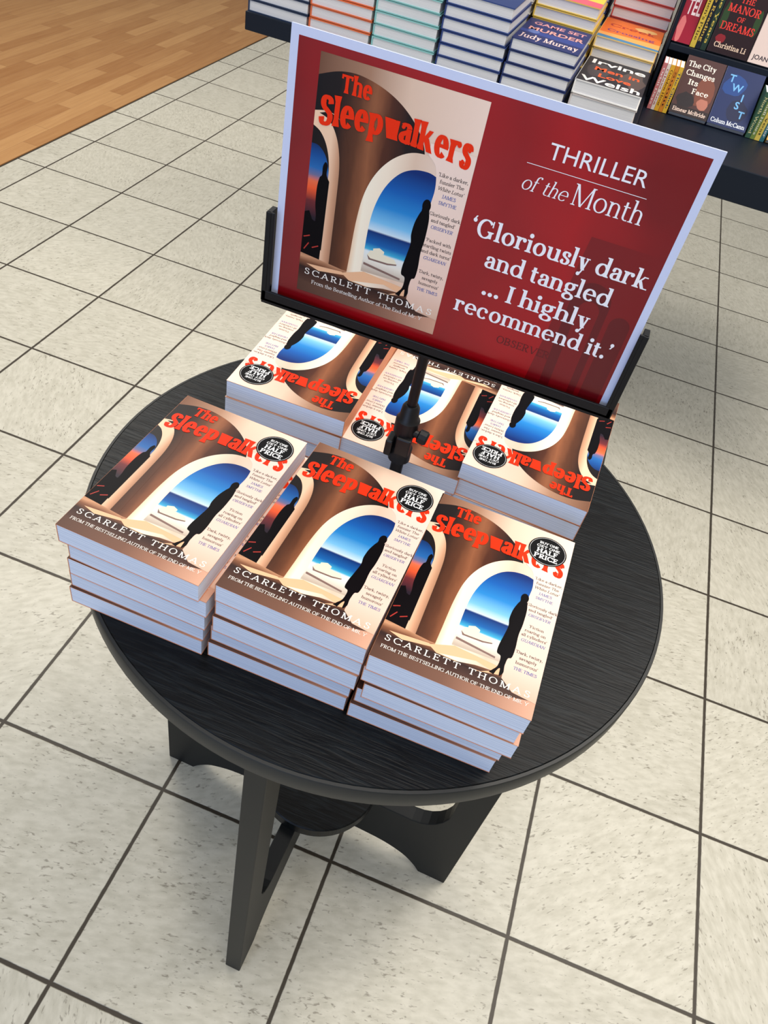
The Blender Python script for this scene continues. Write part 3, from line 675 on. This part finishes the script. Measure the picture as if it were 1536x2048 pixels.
def faceout(x,yb,zs,w,l,lean,cc,art,label,group,th=.016):
    al=math.radians(90-lean)
    M=Matrix.Translation((x,yb+l/2*math.cos(al),zs+l/2*math.sin(al)+.0005))@Matrix.Rotation(al,4,'X')
    hardback(w,l,th,M,cc,label,group,art,mesh_key=label,name='paperback_book',bth=.0008,inset=.0005)
def spineout(x,y,zs,w,l,th,cc,title,tc_,label,group,lean=0):
    Mr=Matrix(((0,0,1,0),(1,0,0,0),(0,1,0,0),(0,0,0,1)))
    al=math.radians(lean)
    M=Matrix.Translation((x,y+w/2,zs+l/2*math.cos(al)+.001))@Matrix.Rotation(-al,4,'X')@Mr
    e=empty('paperback_book',M); top(e,label,'book',group)
    A=Art(); mc=P_(cc)
    A.box((-w/2,w/2,-l/2,l/2,0,.0008),mc);A.box((-w/2,w/2,-l/2,l/2,th-.0008,th),mc);A.box((-w/2-.001,-w/2+.001,-l/2,l/2,0,th),mc)
    link(bpy.data.objects.new('cover',A.mesh('spine_cover')),e)
    A=Art(); A.text(title,0,-th*.22,th*.5,P_(tc_),0,font='serif',T=.11,t=.06,fit=l*.8)
    tm=bpy.data.objects.new('spine_lettering',A.mesh('spine_text')); link(tm,e)
    tm.matrix_local=Matrix.Translation((-w/2-.0012,0,th/2))@Matrix(((0,0,-1,0),(-1,0,0,0),(0,1,0,0),(0,0,0,1)))
    v,f=box_data(-w/2+.001,w/2-.0005,-l/2+.0005,l/2-.0005,.0008,th-.0008); mp_=bpy.data.meshes.new('pages'); mp_.from_pydata(v,[],f); mp_.materials.append(m_pagew)
    link(bpy.data.objects.new('page_block',mp_),e)
G1='books on the lower shelf'; G2='books on the upper shelf'
LZ=.850
xx=.0515
for th,cc,ti,tcc in ((.0090,(206,120,120),'Orbit Days',(250,240,230)),(.0080,(238,220,206),'Glass Sea',(160,40,40)),(.0105,(236,178,50),'Golden Hour',(90,40,20)),(.0090,(226,140,44),'Sunlit',(60,30,20)),(.0100,(236,190,60),'The Climb',(30,60,110))):
    spineout(xx,2.2,LZ,.07,.103,th,cc,ti,tcc,'slim paperback standing spine-out on the lower shelf',G1); xx+=th+.0006
art_city=art_fn((70,38,38),[('The City',.42,.82,.013,.74,(240,230,218),'serif'),('Changes',.45,.67,.013,.76,(240,230,218),'serif'),('Its',.34,.52,.013,.26,(240,230,218),'serif'),('Face',.60,.38,.013,.44,(240,230,218),'serif'),('Eimear McBride',.5,.04,.0095,.88,(240,212,196),'serif')],
   [(blob(.7,.45,.28,.3,seed=8),(116,62,46)),(blob(.3,.25,.25,.15,seed=9),(30,20,28)),(blob(.75,.25,.15,.1,seed=10),(176,110,92)),([(0,.0),(1,0),(1,.14),(0,.14)],(36,20,24))])
art_twist=art_fn((8,34,86),[('T',.22,.76,.018,None,(110,176,226),'sans'),('W',.42,.62,.018,None,(110,176,226),'sans'),('I',.62,.48,.018,None,(110,176,226),'sans'),('S',.56,.34,.018,None,(110,176,226),'sans'),('T',.74,.20,.018,None,(110,176,226),'sans'),('Colum McCann',.5,.04,.0105,.90,(230,236,244),'serif')],
   [(blob(.35,.7,.3,.2,seed=11),(12,62,130)),(blob(.6,.3,.3,.2,seed=12),(6,22,64))])
faceout(.1515,2.205,LZ,.094,.140,40,(60,36,36),art_city,'brown paperback facing out with pale serif title',G1)
faceout(.2485,2.205,LZ,.094,.140,40,(16,40,88),art_twist,'deep blue paperback facing out with pale blue letters',G1)
xx=.300
for th,cc,ti,tcc in ((.012,(60,96,74),'North Wood',(230,220,160)),(.010,(120,140,70),'Small Hours',(240,236,220)),(.012,(222,196,90),'Harvest',(60,50,30)),(.010,(52,110,120),'Low Water',(236,236,236))):
    spineout(xx,2.2,LZ,.07,.103,th,cc,ti,tcc,'slim paperback standing spine-out on the lower shelf',G1); xx+=th+.0006
art_pink=art_fn((226,170,60),[('Bloom',.5,.5,.02,.7,(200,40,60),'serif')],[(blob(.5,.3,.3,.2,seed=20),(210,80,100))])
faceout(.3975,2.205,LZ,.094,.140,40,(200,150,60),art_pink,'yellow floral paperback facing out',G1)
UZ=.978
art_tel=art_fn((160,24,50),[('TEL',.55,.40,.034,.78,(244,226,226),'sans'),('HO',.55,.68,.03,.6,(244,200,200),'sans')],[(blob(.2,.2,.2,.2,seed=13),(226,120,120))])
art_manor=art_fn((36,14,20),[('THE',.5,.72,.012,.34,(230,60,50),'serif'),('MANOR',.5,.58,.016,.80,(230,60,50),'serif'),('OF',.5,.47,.010,.2,(230,60,50),'serif'),('DREAMS',.5,.33,.016,.84,(230,60,50),'serif'),('Christina Li',.5,.08,.011,.8,(236,206,180),'serif')],
   [(blob(.5,.9,.25,.08,seed=14),(120,20,34)),(blob(.1,.5,.08,.2,seed=15),(44,70,36)),(blob(.9,.5,.08,.2,seed=16),(44,70,36)),(blob(.2,.2,.12,.07,seed=17),(140,30,40))])
art_right=art_fn((232,210,200),[('June',.5,.5,.02,.6,(180,50,70),'serif'),('JOAN SILBER',.5,.06,.010,.86,(60,50,60),'sans')],[(blob(.4,.7,.3,.15,seed=18),(226,120,130))])
faceout(.0730,2.320,UZ,.044,.150,14,(150,30,50),art_tel,'crimson paperback facing out with large white letters',G2)
xx=.0965
for th,cc,ti,tcc in ((.013,(216,186,70),"Women's Prize",(40,30,20)),(.012,(24,28,40),'The Reading',(226,190,80)),(.013,(40,60,50),'The Years',(236,210,90))):
    spineout(xx,2.310,UZ,.10,.150,th,cc,ti,tcc,'slim paperback standing spine-out on the upper shelf',G2); xx+=th+.0006
faceout(.1885,2.320,UZ,.098,.150,14,(40,18,26),art_manor,'dark floral paperback facing out with red capitals',G2)
faceout(.2900,2.320,UZ,.098,.150,14,(200,180,170),art_right,'pale pink paperback facing out with pink lettering',G2)

# ------------------------------------------------------------------ lights
w=bpy.data.worlds.new('World'); S.world=w; w.use_nodes=True
w.node_tree.nodes['Background'].inputs[0].default_value=(.92,.95,1.0,1); w.node_tree.nodes['Background'].inputs[1].default_value=.54
def area(name,loc,target,size,power,col,sy=None):
    l=bpy.data.lights.new(name,'AREA'); l.size=size; l.energy=power; l.color=col
    if sy: l.shape='RECTANGLE'; l.size_y=sy
    o=bpy.data.objects.new(name,l); COL.objects.link(o); o.location=loc
    o.rotation_euler=(Vector(target)-Vector(loc)).to_track_quat('-Z','Y').to_euler()
area('overhead_light',(1.1,1.5,3.0),(.3,1.0,0),1.3,48,(1,.93,.84))
area('overhead_light',(-1.9,2.4,3.0),(-1.9,2.6,0),1.2,50,(1,.94,.85))  # added fill light, brightens the dark wood floor area
area('overhead_light',(.2,.1,3.0),(-.05,.5,0),1.2,28,(1,.93,.84))  # added fill above the table to brighten the book covers
area('window_light',(-.8,-3.0,1.5),(-.2,.8,.8),2.6,50,(.42,.62,1.0),1.6)

# ------------------------------------------------------------------ camera
c=bpy.data.cameras.new('camera'); co=bpy.data.objects.new('camera',c); COL.objects.link(co)
c.sensor_width=36; c.lens=27.04; c.clip_start=.01; c.clip_end=60
right=Vector((.932,.3194,.1716)).normalized(); fwd=Vector((-.1103,.6999,-.7058)).normalized()
fwd=(fwd-right*fwd.dot(right)).normalized(); up=right.cross(fwd)
M=Matrix((( right.x,up.x,-fwd.x,0),(right.y,up.y,-fwd.y,0),(right.z,up.z,-fwd.z,1.40),(0,0,0,1)))
co.matrix_world=M; S.camera=co
